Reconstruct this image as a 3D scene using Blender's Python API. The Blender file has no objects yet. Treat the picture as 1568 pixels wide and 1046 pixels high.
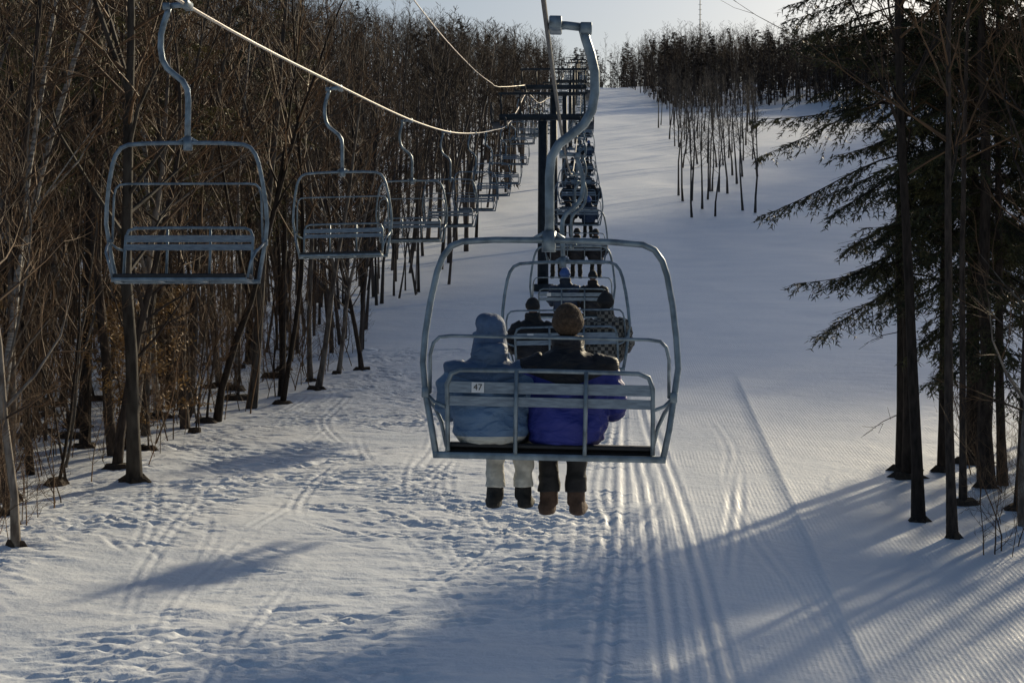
import bpy, math, random
import numpy as np
from mathutils import Vector, Matrix
random.seed(7); rng=np.random.default_rng(7)
scene=bpy.context.scene
COL=scene.collection
scene.view_settings.view_transform='Standard'
scene.view_settings.look='None'
scene.view_settings.exposure=0
AZ=math.radians(34); EL=math.radians(21.5)

# ------------------------------------------------------------ materials
def new_mat(name,c1,c2=None,rough=.6,metal=0,nscale=5,bump=0.,bscale=None,spec=.5,stretch=(1,1,1),rand=0.,det=2):
    m=bpy.data.materials.new(name); m.use_nodes=True
    nt=m.node_tree; N=nt.nodes; L=nt.links
    b=N['Principled BSDF']; b.inputs['Roughness'].default_value=rough
    b.inputs['Metallic'].default_value=metal
    b.inputs['Specular IOR Level'].default_value=spec
    tc=N.new('ShaderNodeTexCoord'); mp=N.new('ShaderNodeMapping')
    mp.inputs['Scale'].default_value=stretch
    L.new(tc.outputs['Object'],mp.inputs['Vector'])
    n=N.new('ShaderNodeTexNoise'); n.inputs['Scale'].default_value=nscale; n.inputs['Detail'].default_value=det
    L.new(mp.outputs[0],n.inputs['Vector'])
    r=N.new('ShaderNodeValToRGB'); r.color_ramp.elements[0].position=.35; r.color_ramp.elements[1].position=.65
    c2=c2 or tuple(x*.7 for x in c1)
    r.color_ramp.elements[0].color=(*c2,1); r.color_ramp.elements[1].color=(*c1,1)
    L.new(n.outputs['Fac'],r.inputs[0])
    out=r.outputs[0]
    if rand>0:
        oi=N.new('ShaderNodeObjectInfo'); mr=N.new('ShaderNodeMapRange')
        mr.inputs['To Min'].default_value=1-rand; mr.inputs['To Max'].default_value=1+rand
        L.new(oi.outputs['Random'],mr.inputs[0])
        mx=N.new('ShaderNodeVectorMath'); mx.operation='SCALE'
        L.new(out,mx.inputs[0]); L.new(mr.outputs[0],mx.inputs['Scale']); out=mx.outputs[0]
    L.new(out,b.inputs['Base Color'])
    if bump>0:
        n2=N.new('ShaderNodeTexNoise'); n2.inputs['Scale'].default_value=bscale or nscale*3; n2.inputs['Detail'].default_value=2
        L.new(mp.outputs[0],n2.inputs['Vector'])
        bp=N.new('ShaderNodeBump'); bp.inputs['Strength'].default_value=bump; bp.inputs['Distance'].default_value=.02
        L.new(n2.outputs['Fac'],bp.inputs['Height']); L.new(bp.outputs[0],b.inputs['Normal'])
    return m

M_steel=new_mat('galvanised_steel',(.25,.31,.36),(.12,.155,.185),rough=.42,metal=.5,nscale=9,bump=.1,det=5)
M_slat=new_mat('painted_slat',(.25,.31,.37),(.15,.19,.24),rough=.5,nscale=12,bump=.15,stretch=(1,6,6),det=4)
M_black=new_mat('black_rubber',(.02,.02,.022),(.012,.012,.013),rough=.6,nscale=20)
M_rope=new_mat('steel_rope',(.62,.56,.48),(.4,.36,.32),rough=.35,metal=.6,nscale=40)
M_rope2=new_mat('steel_rope_shaded',(.10,.10,.10),(.05,.05,.05),rough=.55,metal=.2,nscale=40)  # same steel rope, its shaded look put into a darker colour
M_tower=new_mat('dark_tower_steel',(.04,.045,.05),(.022,.025,.027),rough=.6,metal=.2,nscale=3)
M_plate=new_mat('plate_white',(.7,.72,.74),(.6,.62,.64),rough=.5)
M_bark=new_mat('bark',(.06,.046,.038),(.024,.019,.016),rough=.9,nscale=6,bump=.6,bscale=14,stretch=(2,2,.6),rand=.45,spec=.2,det=3)
M_bark2=new_mat('grey_bark',(.16,.14,.12),(.055,.046,.04),rough=.85,nscale=4,bump=.5,bscale=16,stretch=(2,2,.7),rand=.65,spec=.25,det=3)
M_birch=new_mat('birch_bark',(.36,.34,.31),(.08,.07,.06),rough=.7,nscale=5,bump=.2,stretch=(.6,.6,4),det=4)
M_twig=new_mat('twig_bark',(.15,.085,.042),(.05,.032,.021),rough=.7,nscale=1.2,spec=.3,det=2)
M_island=new_mat('island_bark',(.10,.088,.08),(.045,.038,.034),rough=.9,nscale=.8,spec=.2,det=1)  # grey bark of the tree island
M_far=new_mat('distant_bark',(.11,.09,.079),(.032,.027,.024),rough=.9,nscale=.35,spec=.15,det=2)
M_fartwig=new_mat('distant_twigs',(.085,.06,.042),(.032,.025,.021),rough=.9,nscale=.12,spec=.15,det=1)
M_needle=new_mat('conifer_needles',(.08,.074,.026),(.026,.034,.016),rough=.6,nscale=1.6,rand=.25,spec=.3,det=1)
M_olive=new_mat('hemlock_needles',(.17,.14,.04),(.05,.055,.02),rough=.6,nscale=1.2,spec=.3,det=1)
M_leaf=new_mat('dry_beech_leaf',(.34,.20,.055),(.16,.085,.03),rough=.7,nscale=3,det=1)
M_litter=new_mat('leaf_litter',(.07,.048,.03),(.03,.022,.016),rough=.95,nscale=14,bump=1,bscale=30,det=3)
M_skin=new_mat('skin',(.5,.3,.22),(.46,.27,.2),rough=.5)
M_hair=new_mat('brown_knit_hat',(.085,.055,.035),(.04,.025,.015),rough=.95,nscale=40,bump=.8,bscale=60)
M_eye=new_mat('eye',(.03,.02,.02),rough=.2)

def snow_mat():
    m=bpy.data.materials.new('snow'); m.use_nodes=True
    nt=m.node_tree; N=nt.nodes; L=nt.links; b=N['Principled BSDF']
    b.inputs['Roughness'].default_value=.45; b.inputs['Specular IOR Level'].default_value=.5
    tc=N.new('ShaderNodeTexCoord')
    n=N.new('ShaderNodeTexNoise'); n.inputs['Scale'].default_value=.35; n.inputs['Detail'].default_value=3
    L.new(tc.outputs['Object'],n.inputs['Vector'])
    r=N.new('ShaderNodeValToRGB'); r.color_ramp.elements[0].position=.3; r.color_ramp.elements[1].position=.7
    r.color_ramp.elements[0].color=(.75,.80,.86,1); r.color_ramp.elements[1].color=(.88,.91,.94,1)
    L.new(n.outputs['Fac'],r.inputs[0])
    n3=N.new('ShaderNodeTexNoise'); n3.inputs['Scale'].default_value=9; n3.inputs['Detail'].default_value=4; n3.inputs['Roughness'].default_value=.8
    L.new(tc.outputs['Object'],n3.inputs['Vector'])
    r3=N.new('ShaderNodeValToRGB'); r3.color_ramp.elements[0].position=.66; r3.color_ramp.elements[1].position=.74
    L.new(n3.outputs['Fac'],r3.inputs[0])
    mx=N.new('ShaderNodeMix'); mx.data_type='RGBA'
    sc=N.new('ShaderNodeMath'); sc.operation='MULTIPLY'; sc.inputs[1].default_value=.4
    L.new(r3.outputs[0],sc.inputs[0]); L.new(sc.outputs[0],mx.inputs['Factor'])
    L.new(r.outputs[0],mx.inputs['A']); mx.inputs['B'].default_value=(.35,.28,.2,1)
    L.new(mx.outputs['Result'],b.inputs['Base Color'])
    n2=N.new('ShaderNodeTexNoise'); n2.inputs['Scale'].default_value=5; n2.inputs['Detail'].default_value=5; n2.inputs['Roughness'].default_value=.68
    L.new(tc.outputs['Object'],n2.inputs['Vector'])
    bp=N.new('ShaderNodeBump'); bp.inputs['Strength'].default_value=.5; bp.inputs['Distance'].default_value=.055
    L.new(n2.outputs['Fac'],bp.inputs['Height'])
    sep=N.new('ShaderNodeSeparateXYZ'); L.new(tc.outputs['Object'],sep.inputs[0])
    ky=N.new('ShaderNodeMath'); ky.operation='MULTIPLY_ADD'; ky.inputs[1].default_value=-.055
    L.new(sep.outputs['Y'],ky.inputs[0]); L.new(sep.outputs['X'],ky.inputs[2])
    sn=N.new('ShaderNodeMath'); sn.operation='MULTIPLY'; sn.inputs[1].default_value=2*math.pi/.075
    L.new(ky.outputs[0],sn.inputs[0])
    s2=N.new('ShaderNodeMath'); s2.operation='SINE'; L.new(sn.outputs[0],s2.inputs[0])
    ms=N.new('ShaderNodeMapRange'); ms.inputs['From Min'].default_value=-.6; ms.inputs['From Max'].default_value=.4
    L.new(ky.outputs[0],ms.inputs[0])
    rm=N.new('ShaderNodeMapRange'); rm.inputs['From Min'].default_value=.38; rm.inputs['From Max'].default_value=.56
    L.new(n.outputs['Fac'],rm.inputs[0])
    m1=N.new('ShaderNodeMath'); m1.operation='MULTIPLY'; L.new(s2.outputs[0],m1.inputs[0]); L.new(ms.outputs[0],m1.inputs[1])
    m2=N.new('ShaderNodeMath'); m2.operation='MULTIPLY'; L.new(m1.outputs[0],m2.inputs[0]); L.new(rm.outputs[0],m2.inputs[1])
    b2=N.new('ShaderNodeBump'); b2.inputs['Strength'].default_value=.4; b2.inputs['Distance'].default_value=.0035
    L.new(m2.outputs[0],b2.inputs['Height']); L.new(bp.outputs[0],b2.inputs['Normal'])
    L.new(b2.outputs[0],b.inputs['Normal'])
    return m
M_snow=snow_mat()

# ------------------------------------------------------------ mesh helpers
class MB:
    def __init__(s): s.v=[]; s.f=[]; s.m=[]
    def tube(s,pts,rads,n=6,mat=0,cap=True):
        pts=[Vector(p) for p in pts]
        if not hasattr(rads,'__len__'): rads=[rads]*len(pts)
        base=len(s.v); k=len(pts)
        t=(pts[1]-pts[0]).normalized()
        u=t.orthogonal().normalized()
        cs=[(math.cos(2*math.pi*j/n),math.sin(2*math.pi*j/n)) for j in range(n)]
        for i in range(k):
            t=(pts[min(i+1,k-1)]-pts[max(i-1,0)])
            if t.length<1e-9: t=Vector((0,0,1))
            t.normalize()
            u=u-t*u.dot(t)
            if u.length<1e-6: u=t.orthogonal()
            u.normalize(); w=t.cross(u); r=rads[i]; p=pts[i]
            for c,sn in cs: s.v.append((p+u*(c*r)+w*(sn*r))[:])
        for i in range(k-1):
            a=base+i*n; b=a+n
            for j in range(n):
                j2=(j+1)%n
                s.f.append((a+j,a+j2,b+j2,b+j)); s.m.append(mat)
        if cap:
            s.f.append(tuple(base+j for j in reversed(range(n)))); s.m.append(mat)
            s.f.append(tuple(base+(k-1)*n+j for j in range(n))); s.m.append(mat)
    def box(s,c,d,mat=0,bev=.0):
        x,y,z=c; a,b,h=d[0]/2,d[1]/2,d[2]/2; base=len(s.v)
        if bev<=0: bev=min(a,b,h)*.18
        pts=[]
        for sx in(-1,1):
            for sy in(-1,1):
                for sz in(-1,1):
                    pts+= [(x+sx*a,y+sy*(b-bev),z+sz*(h-bev)),(x+sx*(a-bev),y+sy*b,z+sz*(h-bev)),(x+sx*(a-bev),y+sy*(b-bev),z+sz*h)]
        import bmesh
        bm=bmesh.new(); vs=[bm.verts.new(p) for p in pts]
        bmesh.ops.convex_hull(bm,input=vs); bm.verts.index_update()
        for v in bm.verts: s.v.append(v.co[:])
        for f in bm.faces: s.f.append(tuple(base+v.index for v in f.verts)); s.m.append(mat)
        bm.free()
    def loft(s,rings,n=24,mat=0):
        base=len(s.v)
        for (cx,cy,cz,rx,ry) in rings:
            for j in range(n):
                a=2*math.pi*j/n; s.v.append((cx+rx*math.cos(a),cy+ry*math.sin(a),cz))
        for i in range(len(rings)-1):
            for j in range(n):
                a=base+i*n; s.f.append((a+j,a+(j+1)%n,a+n+(j+1)%n,a+n+j)); s.m.append(mat)
        s.f.append(tuple(base+j for j in reversed(range(n)))); s.m.append(mat)
        s.f.append(tuple(base+(len(rings)-1)*n+j for j in range(n))); s.m.append(mat)
    def ell(s,c,r,mat=0,n=16,k=10):
        rings=[(c[0],c[1],c[2]-r[2]*math.cos(math.pi*i/k),r[0]*max(.02,math.sin(math.pi*i/k)),r[1]*max(.02,math.sin(math.pi*i/k))) for i in range(k+1)]
        s.loft(rings,n,mat)
    def mesh(s,name,mats,smooth=True):
        me=bpy.data.meshes.new(name); me.from_pydata(s.v,[],s.f)
        for m in mats: me.materials.append(m)
        me.polygons.foreach_set('material_index',s.m)
        me.polygons.foreach_set('use_smooth',[smooth]*len(s.f))
        me.update(); return me
def obj(name,me,parent=None,loc=(0,0,0),rot=(0,0,0),scale=(1,1,1)):
    o=bpy.data.objects.new(name,me); COL.objects.link(o)
    o.location=loc; o.rotation_euler=rot; o.scale=scale
    if parent: o.parent=parent
    return o
def empty(name,loc=(0,0,0),rot=(0,0,0),scale=(1,1,1)):
    o=bpy.data.objects.new(name,None); COL.objects.link(o); o.location=loc; o.rotation_euler=rot; o.scale=scale
    o.empty_display_size=.2; return o
def raw_mesh(name,co,loops,tot,mi,mats,smooth=True):
    me=bpy.data.meshes.new(name)
    me.vertices.add(len(co)); me.vertices.foreach_set('co',co.astype(np.float32).ravel())
    me.loops.add(len(loops)); me.loops.foreach_set('vertex_index',loops.astype(np.int32))
    st=np.concatenate([[0],np.cumsum(tot)[:-1]]).astype(np.int32)
    me.polygons.add(len(tot)); me.polygons.foreach_set('loop_start',st); me.polygons.foreach_set('loop_total',tot.astype(np.int32))
    me.polygons.foreach_set('use_smooth',np.full(len(tot),smooth))
    for m in mats: me.materials.append(m)
    me.polygons.foreach_set('material_index',mi.astype(np.int32))
    me.update(calc_edges=True); return me

# ------------------------------------------------------------ terrain
PY=np.array([-200,-40,92,120,150,200,250,320,400,500,600,650,800,1500,2500])
PZ=np.array([-24.9,-9.86,2.55,6.2,10.8,18.8,27.5,40,54,71,87,91,95,100,110])
_yy=np.arange(-150,2000,1.); _zz=np.interp(_yy,PY,PZ)
_k=np.ones(21)/21; _zz[10:-10]=np.convolve(_zz,_k,'same')[10:-10]
def prof(y): return np.interp(y,_yy,_zz)
EY=[-50,28,35,47,55,75,97,150,250,400,600]; EX=[-9,-8.2,-7.9,-6.4,-5.2,-4.6,-3.0,-1.2,3.5,9.5,18]
def eleft(y): return np.interp(y,EY,EX)
def sstep(x,a,b):
    t=np.clip((x-a)/(b-a),0,1); return t*t*(3-2*t)
TAB=rng.random((256,256))
def vn(x,y,o=0):
    xi=np.floor(x).astype(int); yi=np.floor(y).astype(int); fx=x-xi; fy=y-yi
    fx=fx*fx*(3-2*fx); fy=fy*fy*(3-2*fy); xi=xi+o*37; yi=yi+o*91
    a=TAB[xi%256,yi%256]; b=TAB[(xi+1)%256,yi%256]; c=TAB[xi%256,(yi+1)%256]; d=TAB[(xi+1)%256,(yi+1)%256]
    return (a*(1-fx)+b*fx)*(1-fy)+(c*(1-fx)+d*fx)*fy-.5
SL=math.tan(EL)/math.cos(AZ)
def T(x,y):
    x=np.asarray(x,float); y=np.asarray(y,float)
    z=prof(y)
    le=eleft(y)-x-8
    z=z+.2*np.clip(le,0,140)*sstep(y,100,280)
    shade_rise=np.clip((-1.1+SL*(y-54))-12.5-z,0,90)  # unseen hill on the right, raised to block sun from the upper slope
    z=z+np.minimum(shade_rise,1.2*np.clip(x-(.31*y+1),0,200))*sstep(y,85,110)*(1-sstep(y,700,1100))
    z=z+.05*np.clip(x-.06*y,0,100)*sstep(y,380,480)
    z=z+vn(x/9,y/9,1)*.5*sstep(np.abs(x-3),8,20)+vn(x/40,y/40,2)*4*sstep(y,200,350)*sstep(np.abs(x-.06*y),12,50)
    z=z+vn(x/7,y/11,7)*.22*sstep(y,50,80)+vn(x/2.5,y/5,8)*.09*sstep(y,55,80)
    return z
def Tz(x,y): return float(T(x,y))

def axis(parts):
    out=[]
    for a,b,s in parts: out+=list(np.arange(a,b,s))
    return np.array(out)
gx=axis([(-1200,-200,60),(-200,-60,8),(-60,-14,1.),(-14,14,.055),(14,60,1.),(60,200,6),(200,1261,40)])
gy=axis([(-150,-20,8),(-20,17,1.5),(17,45,.055),(45,62,.09),(62,100,.25),(100,200,1.),(200,700,5),(700,1900,60)])
GX,GY=np.meshgrid(gx,gy)
GZ=T(GX,GY)
near=sstep(GY,14,20)*(1-sstep(GY,80,110))
groom=sstep(GX-.055*GY,-.9,.3)*(1-sstep(GX-.08*GY-2.6,2.5,5))
GZ+=near*(1-groom*.75)*(vn(GX/2.6,GY/3.4,3)*.10+vn(GX/.9+GY*.4,GY/.5,4)*.035+vn(GX/.33,GY/.2,5)*.018)
GZ+=near*groom*(vn(GX/.35,GY/2.,6)*.006+vn(GX/.5,GY/.5,10)*.008)
lip=GX-(2.55+.079*GY)
lm=near*(1-sstep(GY,50,55))
GZ+=lm*np.where(lip>0,.07*np.exp(-lip/1.2),0)*sstep(lip,0,.12)+lm*.025*np.exp(-(lip/.1)**2)
lip2=GX-(.25+.052*GY)
GZ+=near*.02*np.exp(-(lip2/.1)**2)*(vn(GX*0,GY/2,9)+.6)
def track(fn,w,dep,y0=17,y1=75):
    global GZ
    d=GX-fn(GY); k=sstep(GY,y0,y0+2)*(1-sstep(GY,y1-3,y1))
    GZ-=k*dep*np.exp(-(d/w)**2); GZ+=k*dep*.5*(np.exp(-((d-2*w)/w)**2)+np.exp(-((d+2*w)/w)**2))
rnd=random.Random(3)
for a,b,y1 in ((1.73,.037,48),(-.55,.0725,50),(.9,.045,40)):
    f=lambda y,a=a,b=b: a+b*y+.05*np.sin(y/4.)
    track(f,.05,.025,15,y1); track(lambda y,f=f:f(y)+.24,.05,.025,15,y1)
for i in range(7):
    a=rnd.uniform(.3,3.2); b=.055+rnd.uniform(-.03,.03); am=rnd.uniform(.1,.4); ph=rnd.uniform(0,6); L=rnd.uniform(14,30)
    f=lambda y,a=a,b=b,am=am,ph=ph,L=L: a+b*y+am*np.sin(y/L*6.28+ph)-b*8
    dep=rnd.uniform(.006,.016); y0=rnd.uniform(17,30); y1=y0+rnd.uniform(8,26); track(f,.045,dep,y0,y1); track(lambda y,f=f:f(y)+.22,.045,dep,y0,y1)
for i in range(40):
    a=rnd.uniform(-7,1.5); b=rnd.uniform(-.2,.25); am=rnd.uniform(.0,.6); ph=rnd.uniform(0,6); L=rnd.uniform(9,20); y0=rnd.uniform(17,45)
    f=lambda y,a=a,b=b,am=am,ph=ph,L=L,y0=y0: a+b*(y-y0)+am*np.sin(y/L*6.28+ph)
    dep=rnd.uniform(.006,.016); y1=y0+rnd.uniform(4,12); track(f,.04,dep,y0,y1); track(lambda y,f=f:f(y)+.2,.04,dep,y0,y1)
def dent(cx,cy,l,w,ang,dep):
    R=max(l,w)*2.2
    i0,i1=np.searchsorted(gx,[cx-R,cx+R]); j0,j1=np.searchsorted(gy,[cy-R,cy+R])
    if i1<=i0 or j1<=j0: return
    X=gx[i0:i1][None,:]-cx; Y=gy[j0:j1][:,None]-cy
    u=X*math.cos(ang)+Y*math.sin(ang); v=-X*math.sin(ang)+Y*math.cos(ang)
    q=(u/l)**2+(v/w)**2
    GZ[j0:j1,i0:i1]+=-dep*np.exp(-q)+dep*.3*np.exp(-(np.sqrt(q)-1.9)**2*2.5)
for i in range(9500):
    cy=rnd.uniform(18,62)
    lo=float(eleft(cy))-.6; hi=.2+.055*cy
    cx=rnd.uniform(lo,hi)
    cl=vn(np.array(cx/2.2),np.array(cy/3.5),12)+.5*vn(np.array(cx/.8),np.array(cy/1.2),13)
    if cl<-.06+.35*(rnd.random()-.6): continue
    an=.25 if vn(np.array(cx/3),np.array(cy/5),8)>0 else 2.7
    dent(cx,cy,rnd.uniform(.12,.5),rnd.uniform(.035,.065),rnd.gauss(an,.35),rnd.uniform(.01,.038))
ny,nx=GX.shape
co=np.stack([GX,GY,GZ],-1).reshape(-1,3)
idx=np.arange(nx*ny).reshape(ny,nx)
q=np.stack([idx[:-1,:-1],idx[:-1,1:],idx[1:,1:],idx[1:,:-1]],-1).reshape(-1,4)
obj('snow_ground',raw_mesh('snow_ground',co,q.ravel(),np.full(len(q),4),np.zeros(len(q)),[M_snow]))

# ------------------------------------------------------------ trees
def rv(r,s=1): return Vector((r.uniform(-s,s),r.uniform(-s,s),r.uniform(-s,s)))
def bare_tree(name,seed,H=15,r0=.13,nb=34,n2=4,n3=3,tw=.006,start=.3,mats=None,lean=0.,ksides=7,spread=1.,leaves=0,K=11,seg=3,wob=.045,fork=0):
    r=random.Random(seed); b=MB()
    pts=[];rad=[]
    p=Vector((0,0,-.3)); d=Vector((lean,r.uniform(-.03,.03),1)).normalized()
    for i in range(K+1):
        pts.append(p.copy()); t=i/K
        rad.append(max(.008,r0*((1-t)**.8)*(1.35 if i==0 else 1)))
        d=(d+Vector((r.gauss(0,wob),r.gauss(0,wob),.05))).normalized()
        p=p+d*(H/K)
    b.tube(pts,rad,ksides,0)
    def at(t):
        f=t*K; i=min(int(f),K-1); return pts[i].lerp(pts[i+1],f-i), rad[i]*(1-(f-i))+rad[i+1]*(f-i)
    def branch(p,d,L,rr,lev):
        q=[p]; rs=[rr]; ns=seg if lev<2 else min(2,seg)
        for i in range(ns):
            d=(d+rv(r,.22)+Vector((0,0,.10))).normalized(); p=p+d*(L/ns); q.append(p)
            rs.append(max(tw*.6,rr*(1-(i+1)/ns*.8)))
        b.tube(q,rs,4 if (lev==0 and seg>2) else 3,1 if rr<.03 else 0,cap=False)
        if leaves and lev>=1:
            for _ in range(leaves):
                c=q[r.randint(0,ns)]+rv(r,.12); s=.035
                a1=rv(r,1).normalized()*s*1.6; a2=rv(r,1).normalized()*s*.8
                k=len(b.v); b.v+= [(c-a1)[:],(c+a2)[:],(c+a1)[:],(c-a2)[:]]; b.f.append((k,k+1,k+2,k+3)); b.m.append(2)
        if lev<2:
            for j in range(n2 if lev==0 else n3):
                t=r.uniform(.25,1); f=t*ns; i=min(int(f),ns-1)
                pp=q[i].lerp(q[i+1],f-i)
                dd=(q[i+1]-q[i]).normalized(); dd=(dd+rv(r,.75)).normalized()
                branch(pp,dd,L*r.uniform(.35,.55),max(tw,rr*.45),lev+1)
    for i in range(fork):
        t=r.uniform(.25,.5); p0,r1=at(t); a=r.uniform(0,6.28)
        branch(p0,Vector((math.cos(a)*.3,math.sin(a)*.3,1)).normalized(),H*(1-t)*.75,r1*.7,0)
    for i in range(nb):
        t=start+(1-start)*((i+r.random())/nb)**.9; t=min(t,.985)
        p0,r1=at(t); a=r.uniform(0,6.28); el=r.uniform(.35,1.0)
        d=Vector((math.cos(a)*math.cos(el),math.sin(a)*math.cos(el),math.sin(el)))
        L=((1-t)*H*.34+.5)*r.uniform(.55,1.15)*spread
        if t<.45: L*=.7
        branch(p0,d,L,max(tw*1.4,min(r1*.5,L*.016)),0)
    return b.mesh(name,mats or [M_bark,M_twig,M_leaf])
def sapling(name,seed,H=3.5,leaves=0):
    r=random.Random(seed)
    return bare_tree(name,seed,H,r0=.02,nb=14,n2=3,n3=2,tw=.004,start=.15,ksides=4,spread=1.,leaves=leaves,mats=[M_twig,M_twig,M_leaf],lean=r.uniform(-.3,.3),wob=.09)
def conifer(name,seed,H=16,r0=.16,crown=.18,Lmax=3.2,nbr=85,nl=.075,nw=.013,step=.035,twstep=.13,dead=10,ns=7,mats=None):
    r=random.Random(seed); g=np.random.default_rng(seed); b=MB(); K=10 if ns>3 else 3
    pts=[Vector((r.gauss(0,.03)*(i>0),r.gauss(0,.03)*(i>0),-.3+H*i/K)) for i in range(K+1)]
    b.tube(pts,[max(.012,r0*(1-i/K)**.85*(1.3 if i==0 else 1)) for i in range(K+1)],8 if ns>3 else 4,0)
    tris=[]
    for i in range(dead):
        z=r.uniform(.06,crown+.1)*H; a=r.uniform(0,6.28); L=r.uniform(.4,1.6)
        p=Vector((0,0,z)); d=Vector((math.cos(a),math.sin(a),r.uniform(-.5,.1)))
        q=[p,p+d*L*.5,p+d*L+Vector((0,0,-.1*L))]; b.tube(q,[.014,.009,.004],3,0,cap=False)
        for j in range(5):
            c=q[0].lerp(q[2],r.uniform(.3,1)); b.tube([c,c+(d+rv(r,.8)).normalized()*L*.3],[.005,.003],3,0,cap=False)
    for i in range(nbr):
        t=crown+(1-crown)*((i+r.random())/nbr); z=t*H-.3
        u=(1-t)/(1-crown); L=Lmax*(u**.6)*r.uniform(.45,1.1)
        if u>.85: L*=.6+.4*r.random()
        L=max(L,.25)
        a=r.uniform(0,6.28); out=Vector((math.cos(a),math.sin(a),0)); side=Vector((-out.y,out.x,0))
        q=[]
        droop=r.uniform(.35,.75)*(.4+u*.8)
        for j in range(ns+1):
            s=j/ns; q.append(Vector((0,0,z))+out*(L*s)+Vector((0,0,-droop*L*(s**1.25)+.32*L*max(0,s-.45)**1.6+.12*L*s))+side*(.05*L*math.sin(s*5+a)))
        b.tube(q,[max(.004,.01*L*(1-j/ns*.85)) for j in range(ns+1)],4 if ns>3 else 3,0,cap=False)
        m=max(3,int(L/twstep))
        for j in range(m):
            s=.15+.85*(j+r.random())/m
            if r.random()<.1: continue
            f=s*ns; k=min(int(f),ns-1); p=q[k].lerp(q[k+1],f-k); dd=(q[k+1]-q[k]).normalized()
            for sg in (-1,1):
                l=(.2+.34*L*(1-s)*.8+.08)*r.uniform(.6,1.2); l=min(l,1.1)
                d=(dd*.75+side*sg*.8+Vector((0,0,r.uniform(-.75,.05)))).normalized()
                if L>1 and nl<.2 and l>.3: b.tube([p,p+d*l],[.005,.003],3,0,cap=False)
                N=max(3,int(l/step)); tt=g.random(N)
                P=np.array(p)[None]+np.array(d)[None]*(tt*l)[:,None]
                P[:,2]-=.25*tt*tt*l
                R=g.normal(size=(N,3)); R[:,2]=R[:,2]*.5-.35
                D=np.array(d)[None]*.6+R*.55; D/=np.linalg.norm(D,axis=1)[:,None]
                W=np.cross(D,g.normal(size=(N,3))); W/=np.linalg.norm(W,axis=1)[:,None]
                ln=nl*g.uniform(.7,1.3,N)[:,None]
                tris.append(np.stack([P-W*nw*.5,P+W*nw*.5,P+D*ln],1))
    tr=np.concatenate(tris).reshape(-1,3); n0=len(b.v)
    b.v+= [tuple(x) for x in tr.tolist()]
    nt=len(tr)//3
    b.f+= [(n0+3*i,n0+3*i+1,n0+3*i+2) for i in range(nt)]; b.m+=[1]*nt
    return b.mesh(name,mats or [M_bark,M_needle],smooth=False)

near_trees=[bare_tree('bare_tree_mesh',10+i,H=random.uniform(12,16),r0=random.uniform(.07,.13),nb=34,n3=2,start=.15+.05*i,mats=[M_bark if i%2 else M_bark2,M_twig,M_leaf],lean=random.uniform(-.1,.1),wob=.06,fork=i%3) for i in range(8)]
straight=[bare_tree('straight_tree_mesh',25+i,H=15,r0=[.12,.10,.08][i],nb=22,n3=2,start=.42,mats=[M_bark,M_twig,M_leaf],lean=0,wob=.015) for i in range(3)]
thin_trees=[bare_tree('thin_tree_mesh',30+i,H=random.uniform(7,11),r0=random.uniform(.028,.05),nb=24,n2=4,n3=2,start=.1,ksides=5,mats=[M_bark2 if i%2 else M_bark,M_twig,M_leaf],lean=random.uniform(-.28,.28),wob=.08) for i in range(8)]
birch=[bare_tree('birch_mesh',50+i,H=15,r0=.09,nb=30,start=.35,mats=[M_birch,M_twig,M_leaf],lean=.12*(1-2*i)) for i in range(2)]
FM=[M_far,M_fartwig,M_needle]
far_trees=[bare_tree('far_tree_mesh',70+i,H=random.uniform(14,18),r0=.12,nb=22,n2=4,n3=0,tw=.02,start=.3,ksides=4,mats=FM,spread=1.15,K=4,seg=2) for i in range(6)]
mid_trees=[bare_tree('mid_tree_mesh',80+i,H=random.uniform(11,15),r0=random.uniform(.045,.085),nb=24,n2=4,n3=1,tw=.009,start=.22,ksides=5,mats=FM,K=6,seg=2,lean=random.uniform(-.12,.12)) for i in range(7)]
isl_trees=[bare_tree('island_tree_mesh',90+i,H=random.uniform(9.5,12),r0=.11,nb=22,n2=3,n3=1,tw=.014,start=.4,ksides=5,mats=[M_island,M_island,M_leaf],spread=.9,K=6,seg=2,lean=random.uniform(-.06,.06)) for i in range(5)]
sap=[sapling('sapling_mesh',110+i,random.uniform(2.2,5.5)) for i in range(7)]
beech=[sapling('beech_mesh',130+i,random.uniform(2.5,4),leaves=6) for i in range(2)]
con_near=[conifer('conifer_mesh',150+i,H=[17,15,18][i],crown=[.25,.2,.32][i],Lmax=[3.6,2.9,2.8][i],nbr=[120,100,80][i],nl=.12,nw=.03,step=.026,twstep=.12) for i in range(3)]
hem=[conifer('hemlock_mesh',155+i,H=14,r0=.12,crown=.42,Lmax=2.0,nbr=42,nl=.11,nw=.028,step=.03,twstep=.14,mats=[M_bark,M_olive]) for i in range(2)]
con_far=[conifer('far_conifer_mesh',160+i,H=15,Lmax=2.6,crown=.1,nbr=34,nl=.6,nw=.2,step=.3,twstep=.55,dead=0,ns=2,mats=[M_far,M_needle,M_needle]) for i in range(2)]

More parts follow.
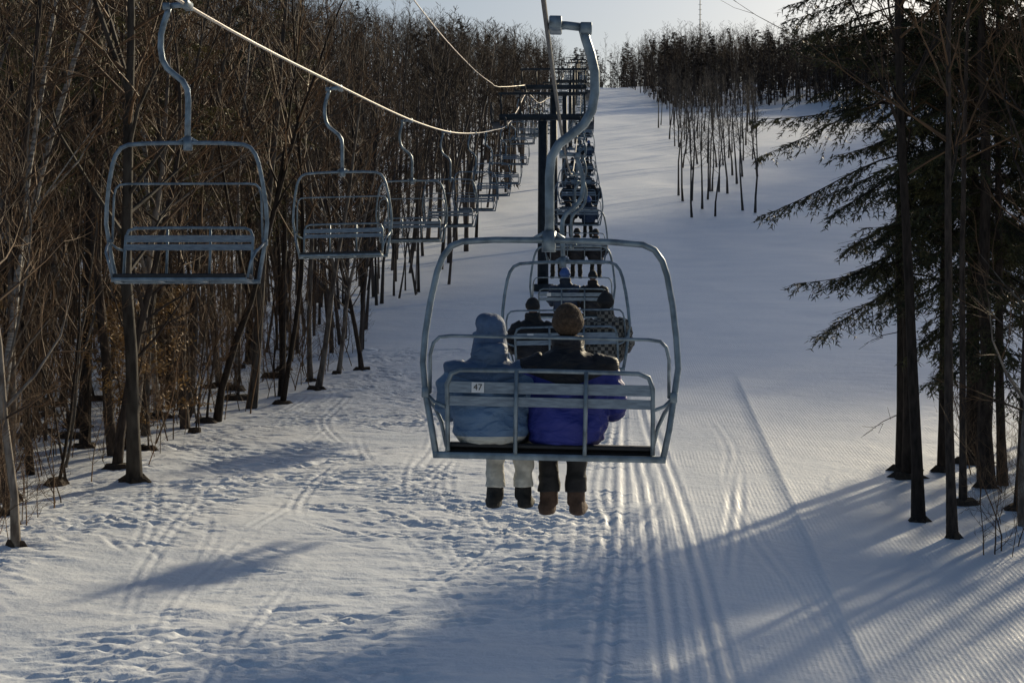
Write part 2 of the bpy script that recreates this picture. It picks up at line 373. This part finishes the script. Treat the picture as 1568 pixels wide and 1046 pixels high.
WELLS=[]
def plant(name,me,x,y,s=1,parent=None,rz=None,lean=0,well=True):
    z=Tz(x,y)
    if well and name!='conifer_far': WELLS.append((x,y,s))
    return obj(name,me,parent,(x,y,z-.05),(random.gauss(0,.02)+0,random.gauss(0,.02)+lean,random.uniform(0,6.28) if rz is None else rz),(s,s,s*random.uniform(.92,1.08)))
ARR={}
def arrs(me):
    if me.name not in ARR:
        v=np.empty(len(me.vertices)*3,np.float32); me.vertices.foreach_get('co',v)
        l=np.empty(len(me.loops),np.int32); me.loops.foreach_get('vertex_index',l)
        t=np.empty(len(me.polygons),np.int32); me.polygons.foreach_get('loop_total',t)
        mi=np.empty(len(me.polygons),np.int32); me.polygons.foreach_get('material_index',mi)
        ARR[me.name]=(v.reshape(-1,3),l,t,mi)
    return ARR[me.name]
def merged(name,items,mats):
    V=[];Lp=[];Tt=[];Mi=[];off=0
    for me,x,y,s,sz in items:
        v,l,t,mi=arrs(me); a=random.uniform(0,6.28); c,sn=math.cos(a),math.sin(a)
        lx,ly=random.gauss(0,.03),random.gauss(0,.03)
        w=np.empty_like(v); z=v[:,2]*s*sz
        w[:,0]=(v[:,0]*c-v[:,1]*sn)*s+x+lx*z; w[:,1]=(v[:,0]*sn+v[:,1]*c)*s+y+ly*z; w[:,2]=z+Tz(x,y)-.05
        V.append(w);Lp.append(l+off);Tt.append(t);Mi.append(mi);off+=len(v)
    return obj(name,raw_mesh(name,np.concatenate(V),np.concatenate(Lp),np.concatenate(Tt),np.concatenate(Mi),mats))
R=random.Random(5)
def cap(me_h,x,y,s):
    if x/y>-.115:
        mh=(.178+.014*R.random())*y-Tz(x,y)
        return min(1,max(.35,mh/(me_h*s)))
    return 1
def mh(me): return max(v[2] for v in arrs(me)[0][::7])
for (x,y,k,s) in [(-8.15,28.7,0,.95),(-7.6,35.2,2,1.45),(-8.3,36.5,1,1.0),(-6.2,46.8,3,1.0),(-6.9,46,4,1.1),(-7.4,43.5,5,.95),(-8.6,41,6,1.0),(-4.7,55,1,.8),(-5.4,54,2,.75),(-9.9,36,3,1.1),(-9.5,33,0,.9),(-6.0,52,6,.9),(-5.6,50,4,.8)]:
    plant('bare_tree',near_trees[k],x,y,s)
plant('birch_tree',birch[0],-9.6,32,1.0,rz=0.3); plant('birch_tree',birch[1],-10.4,34.5,1.1,rz=2.8); plant('birch_tree',birch[0],-8.9,44,1.,rz=4); plant('birch_tree',birch[1],-12,48,1.1); plant('birch_tree',birch[0],-7.9,50,.9,rz=1.)
def bay(x,y): return float(eleft(y))-.2-2.1*max(0.,float(vn(np.array(.5),np.array(y/3.5),21))*2+.35)
cnt=0
while cnt<140:
    y=29+33*R.random()**.85; lo=-.31*y-3; hi=bay(0,y)
    x=hi-(hi-lo)*R.random()
    if y<37 and x>-9: continue
    if vn(np.array(x/2.2),np.array(y/2.6),15)<-.1: continue
    me_=R.choice(thin_trees if R.random()<.72 else near_trees); s=R.uniform(.7,1.15)
    plant('bare_tree',me_,x,y,s*cap(mh(me_),x,y,s)); cnt+=1
items=[]
while len(items)<240:
    y=60+45*R.random(); lo=-.31*y-4; hi=bay(0,y)+.3
    x=hi-(hi-lo)*R.random()
    me_=R.choice(mid_trees); s=R.uniform(.7,1.1); items.append((me_,x,y,s,cap(mh(me_),x,y,s)))
merged('woodland_edge',items,FM)
items=[]
for i in range(360):
    y=28.5+34*R.random(); lo=-.31*y-3; hi=float(eleft(y))+.1
    x=hi-(hi-lo)*R.random()**1.15
    if y<36 and x>-8.4: continue
    items.append((R.choice(sap),x,y,R.uniform(.35,1.15),1))
for i in range(45):
    y=R.uniform(27.5,40); items.append((R.choice(sap),R.uniform(.25*y+.4,.31*y+1),y,R.uniform(.3,.8),1))
for i in range(14): 
    y=R.uniform(27,33); items.append((R.choice(sap),R.uniform(-9.2,-8.2),y,R.uniform(.4,.9),1))
merged('undergrowth_saplings',items,[M_twig,M_twig,M_leaf])
for (x,y) in [(-8.4,39),(-8.7,38.2),(-7.9,40.5),(-12.0,41),(-9.5,45),(-11.,37),(-10.2,47)]:
    plant('beech_sapling',R.choice(beech),x,y,R.uniform(.8,1.1))
for (x,y,k,s) in [(-10.4,52,2,1.1),(-13.5,50,1,1.1),(-15.5,55,1,1.1),(-14.6,47,1,1.15),(-8.6,57,2,.8)]:
    plant('conifer_tree',con_near[k],x,y,s)
for (x,y,k,s) in [(-7.9,42.3,0,.9),(-6.4,48.5,1,.85),(-9.6,39.2,1,1.),(-11.0,37,0,1.1),(-9.0,46,0,1.05),(-12.3,43,1,1.1)]:
    plant('hemlock_tree',hem[k],x,y,s)
# right cluster
for (x,y,k,s) in [(8.15,36.3,0,1.0),(9.3,34.2,1,1.0),(9.9,37.5,0,1.05),(11.4,33.5,2,1.05),(11.6,38.6,0,1.05),(13.4,40.5,1,1.1)]:
    plant('conifer_tree',con_near[k],x,y,s,rz={0:2.2,1:.5,2:1}[k]+x*1.7)
for (x,y,k,s) in [(7.2,30.9,0,.95),(7.45,29.5,1,.9),(8.0,35.4,1,1.),(8.9,36.2,2,1.),(9.3,32,0,.9),(9.7,34.5,1,1.),(8.4,32.5,2,.9)]:
    plant('bare_tree',straight[k],x,y,s)
for i in range(20):
    y=R.uniform(29,43); x=R.uniform(.27*y+.5,.34*y+4)
    plant('bare_tree',R.choice(straight+near_trees[:3]),x,y,R.uniform(.8,1.1))
# dark litter showing where the snow has melted round the trunks
V=[];Fc=[]
for (x,y,s) in WELLS:
    if R.random()<.35: continue
    r0=R.uniform(.18,.42)*s; k0=len(V); n=12
    V.append((x,y,Tz(x,y)+.13))
    for ring,(q1,h) in enumerate(((.5,.11),(1.,-.12))):
        for j in range(n):
            a=j/n*6.28; rr=r0*q1*R.uniform(.65,1.35); xx=x+rr*math.cos(a)*1.3; yy=y+rr*math.sin(a); V.append((xx,yy,Tz(xx,yy)+h+R.uniform(-.02,.03)))
    for j in range(n):
        j2=(j+1)%n; Fc.append((k0,k0+1+j,k0+1+j2)); Fc.append((k0+1+j,k0+1+n+j,k0+1+n+j2,k0+1+j2))
me=bpy.data.meshes.new('leaf_litter'); me.from_pydata(V,[],Fc); me.materials.append(M_litter); obj('leaf_litter',me)
# tree island
items=[]
for i in range(80):
    t=R.random()**1.2; y=148+t*240; x=np.interp(y,[148,390],[14.8,30])+R.random()*np.interp(y,[148,390],[6.6,24])
    items.append((R.choice(isl_trees),float(x),y,R.uniform(.8,1.1),1))
merged('tree_island',items,[M_island,M_island,M_leaf])
def fill(name,n,fn,conf=.12,s0=.85,s1=1.15,capped=False):
    it=[]
    for i in range(n):
        x,y=fn(); c=R.random()<conf; me_=R.choice(con_far if c else far_trees); s=R.uniform(s0,s1)
        it.append((me_,x,y,s,cap(mh(me_),x,y,s) if capped else 1))
    return merged(name,it,FM)
def fl1():
    y=105+195*R.random(); hi=float(eleft(y))-.5; lo=-.31*y-6; return hi-(hi-lo)*R.random()**1.2,y
def fl2():
    y=300+340*R.random(); hi=float(eleft(y))-1; lo=-.31*y-6; return hi-(hi-lo)*R.random()**1.1,y
def fr():
    y=392+280*R.random()**1.4; return R.uniform(34+.02*(y-392),.33*y),y
def ft():
    return R.uniform(-20,80),R.uniform(606,680)
def fs():
    y=96+300*R.random(); return max(.31*y+1,34)+R.random()**1.3*70,y
fill('distant_forest',650,fl1,conf=.06,capped=True); fill('distant_forest',850,fl2,conf=.1); fill('distant_forest',1800,fr,conf=.25,s0=.7,s1=1.15); fill('distant_forest',240,ft,conf=.5,s0=.7)
fill('offscreen_shade_forest',900,fs,conf=.6)  # trees added out of view on the right hill to shade the slope

# ------------------------------------------------------------ lift line
def spl(tab):
    ds=[a for a,_ in tab]; zs=[b for _,b in tab]
    ms=[]
    for i in range(len(ds)):
        a=max(i-1,0); c=min(i+1,len(ds)-1); ms.append((zs[c]-zs[a])/(ds[c]-ds[a]))
    def f(d):
        i=max(0,min(len(ds)-2,int(np.searchsorted(ds,d))-1)); h=ds[i+1]-ds[i]; t=(d-ds[i])/h
        return (2*t**3-3*t*t+1)*zs[i]+(t**3-2*t*t+t)*h*ms[i]+(-2*t**3+3*t*t)*zs[i+1]+(t**3-t*t)*h*ms[i+1]
    return f
TD=[92,122,185,250,320,400,480,560]
TH=[11.35,17.3]+[float(prof(d))+9.3 for d in TD[2:]]
up=[(-30,4.6),(-12,3.0),(0,2.35),(12,2.17),(24,2.57),(36,3.45),(48,5.1),(60,6.95),(72,8.6),(84,10.2),(92,11.35)]
dn=[(-20,2.7),(0,2.75),(18.7,3.6),(30.7,4.45),(42.7,5.4),(54.7,6.55),(66.7,7.95),(78.7,9.5),(92,11.35)]
ext=[]
for i in range(1,len(TD)):
    a,b=TD[i-1],TD[i]; s=(b-a)**2/8*.0011
    ext+= [((a+b)/2,(TH[i-1]+TH[i])/2-s),(b,TH[i])]
zr=spl(up+ext); zl=spl(dn+ext)
XR=lambda d:-.26+.0415*d
XL=lambda d:-4.3+.0435*d
yaw=-math.atan(.042)
def rope(name,X,Z,d0,d1,r,m=None):
    b=MB(); pts=[]; d=d0
    while d<=d1: pts.append((X(d),d,Z(d))); d+=1.5 if d<100 else 5
    b.tube(pts,r,8,0); return obj(name,b.mesh(name,[m or M_rope]))
rope('haul_rope',XR,zr,-25,560,.017,M_rope2); rope('haul_rope',XL,zl,-18,560,.020)
cc=spl([(20,8.2),(50,9.75),(80,12.6),(100,14.8),(112,16.3),(122,17.9)]); cx=spl([(20,-4.0),(50,-2.8),(80,-1.9),(100,-1.2),(112,-.75),(122,1.1)])
rope('signal_cable',cx,cc,20,122,.018)

def chair_meshes(zbar):
    b=MB()
    def fr(x,z): return (x,.20-.14*max(0,1-z/1.2)**1.2,z)
    P=[(-.76,0),(-.80,.2),(-.845,.42),(-.87,.62),(-.86,.82),(-.83,1.05),(-.79,1.25),(-.755,1.35),(-.70,1.425),(-.62,1.46),(-.4,1.475),(0,1.48),(.4,1.475),(.62,1.46),(.70,1.425),(.755,1.35),(.79,1.25),(.83,1.05),(.86,.82),(.875,.62),(.85,.42),(.82,.2),(.78,0)]
    b.tube([fr(*p) for p in P],.0225,10,0)
    b.box((0.01,.065,0),(1.58,.05,.045),0)
    b.box((0.01,.46,.01),(1.44,.04,.04),0)
    for x in(-.7,-.22,.25,.72): b.box((x,.265,.0),(.035,.37,.03),0)
    Q=[(-.68,.03),(-.685,.3),(-.69,.48),(-.66,.555),(-.6,.58),(0,.585),(.6,.58),(.67,.555),(.70,.48),(.705,.3),(.71,.03)]
    b.tube([(x,.05-.07*z/.58,z) for x,z in Q],.0165,8,0)
    for x in(-.22,.25): b.tube([(x,.03,.02),(x,-.02,.3),(x,-.035,.585)],.0145,8,0)
    for sx in(-1,1):
        b.tube([(sx*.845,.13,.42),(sx*.83,.28,.36),(sx*.8,.42,.3),(sx*.76,.47,.2),(sx*.72,.46,.03)],.015,7,0)
        b.tube([(sx*.845,.12,.42),(sx*.78,.06,.36),(sx*.70,.0,.33)],.013,6,0)
        b.box((sx*.845,.11,.42),(.05,.06,.07),0)
    yb=-.10 if zbar<.9 else .10
    S=[(-.815,.42),(-.80,zbar-.12),(-.78,zbar-.04),(-.74,zbar),(-.66,zbar+.01),(.66,zbar+.01),(.74,zbar),(.78,zbar-.04),(.80,zbar-.12),(.815,.42)]
    b.tube([(x,.11+(yb-.11)*min(1,(z-.42)/.2) if z>.42 else .11,z) for x,z in S],.0125,8,0)
    H=[(-.02,1.46),(-.025,1.7),(-.03,1.92),(-.02,2.05),(.03,2.14),(.12,2.21),(.20,2.28),(.25,2.37),(.27,2.5),(.265,2.64),(.235,2.76),(.2,2.86),(.18,2.93)]
    b.tube([(x,.2,z) for x,z in H],.033,12,0)
    b.tube([(-.025,.2,1.4),(-.025,.2,1.54)],.05,12,0)
    b.tube([(-.15,.2,1.475),(-.02,.2,1.55),(.1,.2,1.475)],.016,6,0)
    b.tube([(.21,.2,2.94),(.06,.2,2.955),(-.04,.2,2.95)],[.03,.03,.034],10,0)
    b.box((-.01,.2,2.955),(.085,.28,.085),0); b.box((.2,.2,2.935),(.08,.1,.075),0)
    frame=b.mesh('frame',[M_steel])
    b=MB()
    b.box((.01,.0,.465),(1.40,.018,.075),0); b.box((.01,.012,.372),(1.40,.018,.065),0)
    sl=b.mesh('back_slats',[M_slat],False)
    b=MB(); b.box((.01,.27,.045),(1.42,.40,.05),0,.012); b.box((.01,.10,.055),(1.40,.06,.06),0,.01)
    seat=b.mesh('seat',[M_black],False)
    return frame,sl,seat
CH_l=chair_meshes(.80); CH_e=chair_meshes(1.04)
b=MB(); b.box((0,0,0),(.085,.006,.07),0); platem=b.mesh('number_plate',[M_plate],False)
def chair(d,side,plate=False):
    if side>0: x=XR(d); z=zr(d)-2.955; rz=yaw; ms=CH_l
    else: x=XL(d); z=zl(d)-2.955; rz=math.pi+yaw; ms=CH_e
    off=Vector((-.01,.2,0)); off.rotate(Matrix.Rotation(rz,3,'Z'))
    e=empty('ski_lift_chair',(x-off.x,d-off.y,z),(0,random.gauss(0,.012),rz))
    for n,m in zip(('frame','back_slats','seat'),ms): obj(n,m,e)
    obj('number_plate',platem,e,(-.48,-.016,.465))
    if plate:
        cu=bpy.data.curves.new('number','FONT'); cu.body='47'; cu.size=.06; cu.extrude=.0008; cu.align_x='CENTER'; cu.align_y='CENTER'
        cu.materials.append(M_black)
        t=bpy.data.objects.new('number',cu); COL.objects.link(t); t.parent=e; t.location=(-.48,-.021,.465); t.rotation_euler=(math.pi/2,0,0)
    return e
chairsR=[chair(12.*k,1,k==1) for k in range(1,36)]
chairsL=[chair(18.7+12.*k,-1) for k in range(0,34)]

def tower_mesh(h):
    b=MB()
    b.tube([(0,0,-1),(0,0,h-.2)],[.30,.24],16,0); b.tube([(0,0,-.2),(0,0,.35)],.55,16,0)
    b.box((0,0,h),(4.6,.34,.3),0)
    for sx in(-1,1):
        x=sx*1.95
        b.box((x,0,h-.22),(.1,2.6,.14),0)
        for k in range(6):
            y=-1.15+k*.46; b.tube([(x-.05,y,h-.28),(x+.05,y,h-.28)],.17,14,0)
        xo=sx*2.45
        b.box((xo,0,h-.45),(.45,3.0,.05),0)
        for yy in(-1.45,-.5,.5,1.45): b.tube([(xo+sx*.22,yy,h-.45),(xo+sx*.22,yy,h+.6)],.022,5,0)
        for zz in(.1,.6): b.tube([(xo+sx*.22,-1.45,h+zz),(xo+sx*.22,1.45,h+zz)],.022,5,0)
        b.tube([(sx*1.2,0,h),(sx*1.2,0,h+1.25),(sx*2.2,0,h+1.25)],.06,6,0)
        b.tube([(sx*2.2,0,h+.1),(sx*2.2,0,h+1.25)],.05,6,0)
    b.box((0,0,h+1.25),(4.7,.12,.12),0)
    for sx in(-1,1): b.tube([(sx*.18,-.36,.5),(sx*.18,-.34,h)],.018,5,0)
    z=.8
    while z<h: b.tube([(-.18,-.35,z),(.18,-.35,z)],.012,4,0); z+=.3
    return b.mesh('tower',[M_tower])
for d,h in zip(TD,TH):
    x=(XR(d)+XL(d))/2; g=Tz(x,d)
    e=empty('lift_tower',(x,d,g),(0,0,yaw)); obj('mast_and_crossarm',tower_mesh(h-g+.45),e)
b=MB()
b.tube([(0,0,0),(0,0,26)],[.25,.12],8,0)
for k in range(8): b.tube([(-.5,0,14+k*1.5),(.5,0,14+k*1.5)],.05,5,0)
obj('radio_mast',b.mesh('radio_mast',[M_tower]),None,(56,520,Tz(56,520)))

# ------------------------------------------------------------ people
def remesh(b,name,mats,vox=.012,sm=6,fold=0.,seed=0):
    me=b.mesh('tmp',[]); o=obj('tmp',me)
    m=o.modifiers.new('r','REMESH'); m.mode='VOXEL'; m.voxel_size=vox; m.use_smooth_shade=True
    s=o.modifiers.new('s','SMOOTH'); s.iterations=sm; s.factor=.5
    dg=bpy.context.evaluated_depsgraph_get(); dg.update()
    nm=bpy.data.meshes.new_from_object(o.evaluated_get(dg)); nm.name=name
    bpy.data.objects.remove(o)
    n=len(nm.vertices); co=np.empty(n*3,np.float32); nm.vertices.foreach_get('co',co); co=co.reshape(-1,3)
    if fold>0:
        no=np.empty(n*3,np.float32); nm.vertices.foreach_get('normal',no); no=no.reshape(-1,3)
        c=co.astype(float)
        f=vn(c[:,0]*7+seed+c[:,1]*3,c[:,2]*13+c[:,0]*4,3)*1.0+vn(c[:,0]*18+c[:,1]*9,c[:,2]*26+seed,4)*.5
        f=f-np.exp(-((c[:,2]%.14-.07)/.012)**2)*.12
        co=co+no*(f*fold)[:,None]; nm.vertices.foreach_set('co',co.astype(np.float32).ravel())
    nm.materials.clear()
    for mm in mats: nm.materials.append(mm)
    nm.polygons.foreach_set('use_smooth',[True]*len(nm.polygons)); nm.update(); return nm

def jacket_mat(name,main,yoke,hem=None,zy=.42,v=.5,plaid=False):
    m=bpy.data.materials.new(name); m.use_nodes=True; nt=m.node_tree; N=nt.nodes; L=nt.links; bs=N['Principled BSDF']
    bs.inputs['Roughness'].default_value=.62; bs.inputs['Specular IOR Level'].default_value=.35
    tc=N.new('ShaderNodeTexCoord'); sp=N.new('ShaderNodeSeparateXYZ'); L.new(tc.outputs['Object'],sp.inputs[0])
    ab=N.new('ShaderNodeMath'); ab.operation='ABSOLUTE'; L.new(sp.outputs['X'],ab.inputs[0])
    ma=N.new('ShaderNodeMath'); ma.operation='MULTIPLY_ADD'; ma.inputs[1].default_value=-v; L.new(ab.outputs[0],ma.inputs[0]); L.new(sp.outputs['Z'],ma.inputs[2])
    gt=N.new('ShaderNodeMath'); gt.operation='GREATER_THAN'; gt.inputs[1].default_value=zy; L.new(ma.outputs[0],gt.inputs[0])
    mx=N.new('ShaderNodeMix'); mx.data_type='RGBA'; L.new(gt.outputs[0],mx.inputs['Factor'])
    mx.inputs['A'].default_value=(*main,1); mx.inputs['B'].default_value=(*yoke,1)
    out=mx.outputs['Result']
    if plaid:
        mp=N.new('ShaderNodeMapping'); mp.inputs['Location'].default_value=(.013,.011,.017); L.new(tc.outputs['Object'],mp.inputs[0])
        ck=N.new('ShaderNodeTexChecker'); ck.inputs['Scale'].default_value=22; ck.inputs['Color1'].default_value=(.2,.185,.16,1); ck.inputs['Color2'].default_value=(.025,.025,.025,1)
        L.new(mp.outputs[0],ck.inputs['Vector']); out=ck.outputs['Color']
    if hem:
        lt=N.new('ShaderNodeMath'); lt.operation='LESS_THAN'; lt.inputs[1].default_value=.055; L.new(sp.outputs['Z'],lt.inputs[0])
        m3=N.new('ShaderNodeMix'); m3.data_type='RGBA'; L.new(lt.outputs[0],m3.inputs['Factor']); L.new(out,m3.inputs['A']); m3.inputs['B'].default_value=(*hem,1); out=m3.outputs['Result']
    mp2=N.new('ShaderNodeMapping'); mp2.inputs['Scale'].default_value=(.8,.8,1.8); mp2.inputs['Rotation'].default_value=(0,.5,0); L.new(tc.outputs['Object'],mp2.inputs[0])
    n=N.new('ShaderNodeTexNoise'); n.inputs['Scale'].default_value=8; n.inputs['Detail'].default_value=3; n.inputs['Distortion'].default_value=.8; L.new(mp2.outputs[0],n.inputs['Vector'])
    mr=N.new('ShaderNodeMapRange'); mr.inputs['To Min'].default_value=.75; mr.inputs['To Max'].default_value=1.2; L.new(n.outputs['Fac'],mr.inputs[0])
    vm=N.new('ShaderNodeVectorMath'); vm.operation='SCALE'; L.new(out,vm.inputs[0]); L.new(mr.outputs[0],vm.inputs['Scale']); L.new(vm.outputs[0],bs.inputs['Base Color'])
    bp=N.new('ShaderNodeBump'); bp.inputs['Strength'].default_value=.9; bp.inputs['Distance'].default_value=.045; L.new(n.outputs['Fac'],bp.inputs['Height']); L.new(bp.outputs[0],bs.inputs['Normal'])
    return m
def person_meshes(jm,pm,bm_,hm,hood=False,legs=(-.1,.1),bulk=1.,seed=0,hatr=1.,lr=1.):
    out=[]
    b=MB(); k=bulk
    b.loft([(0,.19,.0,.19*k,.15),(0,.185,.03,.225*k,.165),(0,.18,.12,.245*k,.175),(0,.165,.25,.24*k,.165),(0,.15,.37,.235*k,.15),(0,.145,.46,.235*k,.14),(0,.15,.53,.205*k,.12),(0,.155,.575,.14*k,.095),(0,.165,.61,.085,.08),(0,.17,.67,.075,.078)],28)
    for s in(-1,1):
        b.tube([(s*.15*k,.15,.515),(s*.225*k,.15,.49),(s*.275*k,.16,.38),(s*.295*k,.19,.25),(s*.27*k,.29,.19),(s*.2,.42,.19)],[.075,.088,.078,.07,.062,.05],14)
    b.loft([(0,.165,.60,.105,.1),(0,.168,.64,.108,.105),(0,.172,.69,.098,.098)],20)
    if hood: b.loft([(0,.12,.56,.12,.08),(0,.10,.62,.13,.10),(0,.11,.68,.11,.09)],20)
    out.append(('jacket',remesh(b,'jacket',[jm],.010,4,.03,seed)))
    b=MB()
    b.ell((0,.18,.06),(.17,.15,.09))
    for s,lx in zip((-1,1),legs):
        b.tube([(s*.09,.17,.06),(lx*.7+s*.03,.35,.075),(lx,.50,.065),(lx,.535,.0),(lx,.535,-.15),(lx,.53,-.33)],[r_*lr for r_ in(.095,.088,.075,.07,.066,.07)],14)
    out.append(('trousers',remesh(b,'trousers',[pm],.012,5,.022,seed+3)))
    b=MB()
    for s,lx in zip((-1,1),legs):
        b.tube([(lx,.53,-.26),(lx,.53,-.36),(lx,.54,-.41)],[.056,.062,.062],14)
        o=s*.012
        b.loft([(lx+o,.60,-.475,.052,.155),(lx+o,.60,-.45,.06,.162),(lx+o,.59,-.41,.057,.15),(lx,.565,-.37,.052,.10)],18)
        b.ell((lx+s*.03,.68,-.44),(.05,.07,.04))
    out.append(('boots',remesh(b,'boots',[bm_],.009,4,.006,seed)))
    b=MB(); c=Vector((0,.175,.775))
    b.ell(c,(.076,.092,.108),0,20,14); b.tube([(0,.165,.6),(0,.17,.72)],[.055,.05],14)
    b.ell(c+Vector((0,.03,-.06)),(.055,.06,.05)); b.tube([c+Vector((0,.085,.02)),c+Vector((0,.112,-.022)),c+Vector((0,.092,-.03))],[.009,.014,.01],8)
    for s in(-1,1): b.ell(c+Vector((s*.078,-.002,-.01)),(.012,.02,.032))
    b.ell(c+Vector((0,.088,-.06)),(.024,.01,.008))
    out.append(('head',remesh(b,'head',[M_skin],.007,3)))
    b=MB()
    for s in(-1,1): b.ell(c+Vector((s*.03,.083,.005)),(.011,.009,.008),0,10,6)
    out.append(('eyes',b.mesh('eyes',[M_eye])))
    b=MB(); q=hatr
    if hood:
        b.ell(c+Vector((.008,-.018,.005)),(.106,.112,.118),0,20,14); b.ell(c+Vector((-.02,-.04,.05)),(.085,.08,.075)); b.loft([(0,.12,.62,.125,.1),(0,.14,.68,.12,.1),(0,.15,.74,.105,.1)],20)
        b.tube([c+Vector((-.11,.02,-.02)),c+Vector((0,-.125,-.03)),c+Vector((.11,.02,-.02))],.02,8)
    else:
        b.ell(c+Vector((0,-.016,.022)),(.092*q,.098*q,.106*q),0,20,14)
        b.loft([(0,.150,.745,.085*q,.088*q),(0,.153,.765,.098*q,.103*q),(0,.155,.80,.098*q,.104*q),(0,.158,.815,.09*q,.1*q)],20)
        if q>1.1: b.ell(c+Vector((0,-.02,.135)),(.03,.03,.025))
    out.append(('hood' if hood else 'knit_hat',remesh(b,'hat',[hm],.008,3,.009,seed)))
    b=MB()
    for s in(-1,1):
        w=Vector((s*.2,.42,.19))
        b.tube([w,w+Vector((-s*.02,.05,-.012)),w+Vector((-s*.035,.10,-.02))],[.036,.044,.04],10)
        for j in range(5):
            if j<4:
                o=w+Vector((-s*.035+(j-1.5)*.022,.10,-.02)); l=[.055,.065,.06,.045][j]
                b.tube([o,o+Vector((0,l*.6,-.008)),o+Vector((0,l,-.03)),o+Vector((0,l*1.05,-.05))],[.0125,.012,.0115,.010],8)
            else:
                o=w+Vector((-s*.05,.04,-.015)); b.tube([o,o+Vector((-s*.03,.03,0)),o+Vector((-s*.04,.06,-.012))],[.015,.0135,.011],8)
    out.append(('gloves',remesh(b,'gloves',[M_black],.006,2)))
    return out
def cloth(n,c): return new_mat(n,c,tuple(x*.72 for x in c),rough=.75,nscale=14,bump=.4,bscale=30)
J1=jacket_mat('blue_jacket',(.11,.19,.32),(.065,.115,.21),hem=(.5,.5,.46),zy=.40,v=.3)
J2=jacket_mat('royal_blue_jacket',(.025,.035,.23),(.012,.013,.018),zy=.37,v=.35)
J3=jacket_mat('dark_jacket',(.02,.02,.025),(.012,.012,.014))
J4=jacket_mat('plaid_jacket',(.1,.1,.1),(.1,.1,.1),plaid=True)
J5=jacket_mat('navy_jacket',(.03,.05,.10),(.02,.03,.05))
H1=cloth('blue_hood',(.075,.13,.24)); Hb=cloth('black_hat',(.012,.012,.014)); H5=cloth('bright_blue_hat',(.05,.12,.36))
W=cloth('white_trousers',(.58,.57,.52)); Bk=cloth('black_trousers',(.014,.014,.016)); Bb=cloth('black_boot',(.012,.012,.012)); Br=cloth('brown_boot',(.09,.05,.032))
PA=person_meshes(J1,W,Bb,H1,hood=True,legs=(.015,.215),bulk=1.08,seed=1,lr=1.08)
PB=person_meshes(J2,Bk,Br,M_hair,legs=(-.13,.05),bulk=1.06,seed=2,hatr=1.06,lr=1.1)
PC=person_meshes(J3,Bk,Bb,Hb,seed=3,hatr=1.0)
PD=person_meshes(J4,Bk,Bb,Hb,seed=4,hatr=1.12)
PE=person_meshes(J5,Bk,Bb,H5,seed=5,hatr=1.12)
def seat_person(ch,pm,x,s=1.,rz=0):
    M=Matrix.LocRotScale(ch.location,ch.rotation_euler,(1,1,1))
    p=M@Vector((x,0.02,.075)); e=empty('person_on_chairlift',p,(0,0,ch.rotation_euler.z+rz),(s,s,s))
    for n,m in pm: obj(n,m,e)
seat_person(chairsR[0],PA,-.40,1.0,.0); seat_person(chairsR[0],PB,.135,1.08,.0)
seat_person(chairsR[1],PC,-.46,1.03); seat_person(chairsR[1],PD,.54,1.08)
seat_person(chairsR[2],PE,-.15,1.05); seat_person(chairsR[2],PC,.42,1.0)
for k,ps in {3:[(PC,-.5),(PC,.05),(PC,.55)],4:[(PC,-.3),(PE,.4)],5:[(PC,-.4),(PC,.2),(PC,.6)],6:[(PC,-.3),(PC,.3)],7:[(PC,-.4),(PC,.4)],8:[(PC,.0),(PE,.5)],9:[(PC,-.3)],11:[(PC,-.3),(PC,.3)],13:[(PC,.3)]}.items():
    for p,x in ps: seat_person(chairsR[k],p,x,random.uniform(.98,1.06),random.uniform(-.1,.1))

# ------------------------------------------------------------ light, sky, camera
S=Vector((math.sin(AZ)*math.cos(EL),math.cos(AZ)*math.cos(EL),math.sin(EL)))
sl=bpy.data.lights.new('sun','SUN'); sl.energy=5; sl.angle=math.radians(1.6); sl.color=(1,.85,.60)
so=bpy.data.objects.new('sun',sl); COL.objects.link(so); so.rotation_euler=S.to_track_quat('Z','Y').to_euler(); so.location=(40,60,60)
w=bpy.data.worlds.new('World'); scene.world=w; w.use_nodes=True; N=w.node_tree.nodes; L=w.node_tree.links
sk=N.new('ShaderNodeTexSky'); sk.sky_type='NISHITA'; sk.sun_disc=False; sk.sun_elevation=EL; sk.sun_rotation=AZ
sk.air_density=1.0; sk.dust_density=2.2; sk.ozone_density=2.6
bg=N['Background']; bg.inputs['Strength'].default_value=.075; L.new(sk.outputs[0],bg.inputs[0])
cd=bpy.data.cameras.new('camera'); cd.lens=61.4; cd.sensor_width=36; cd.clip_end=5000; cd.clip_start=.1
co_=bpy.data.objects.new('camera',cd); COL.objects.link(co_); co_.location=(0,0,0); co_.rotation_euler=(math.pi/2,0,0)
scene.camera=co_
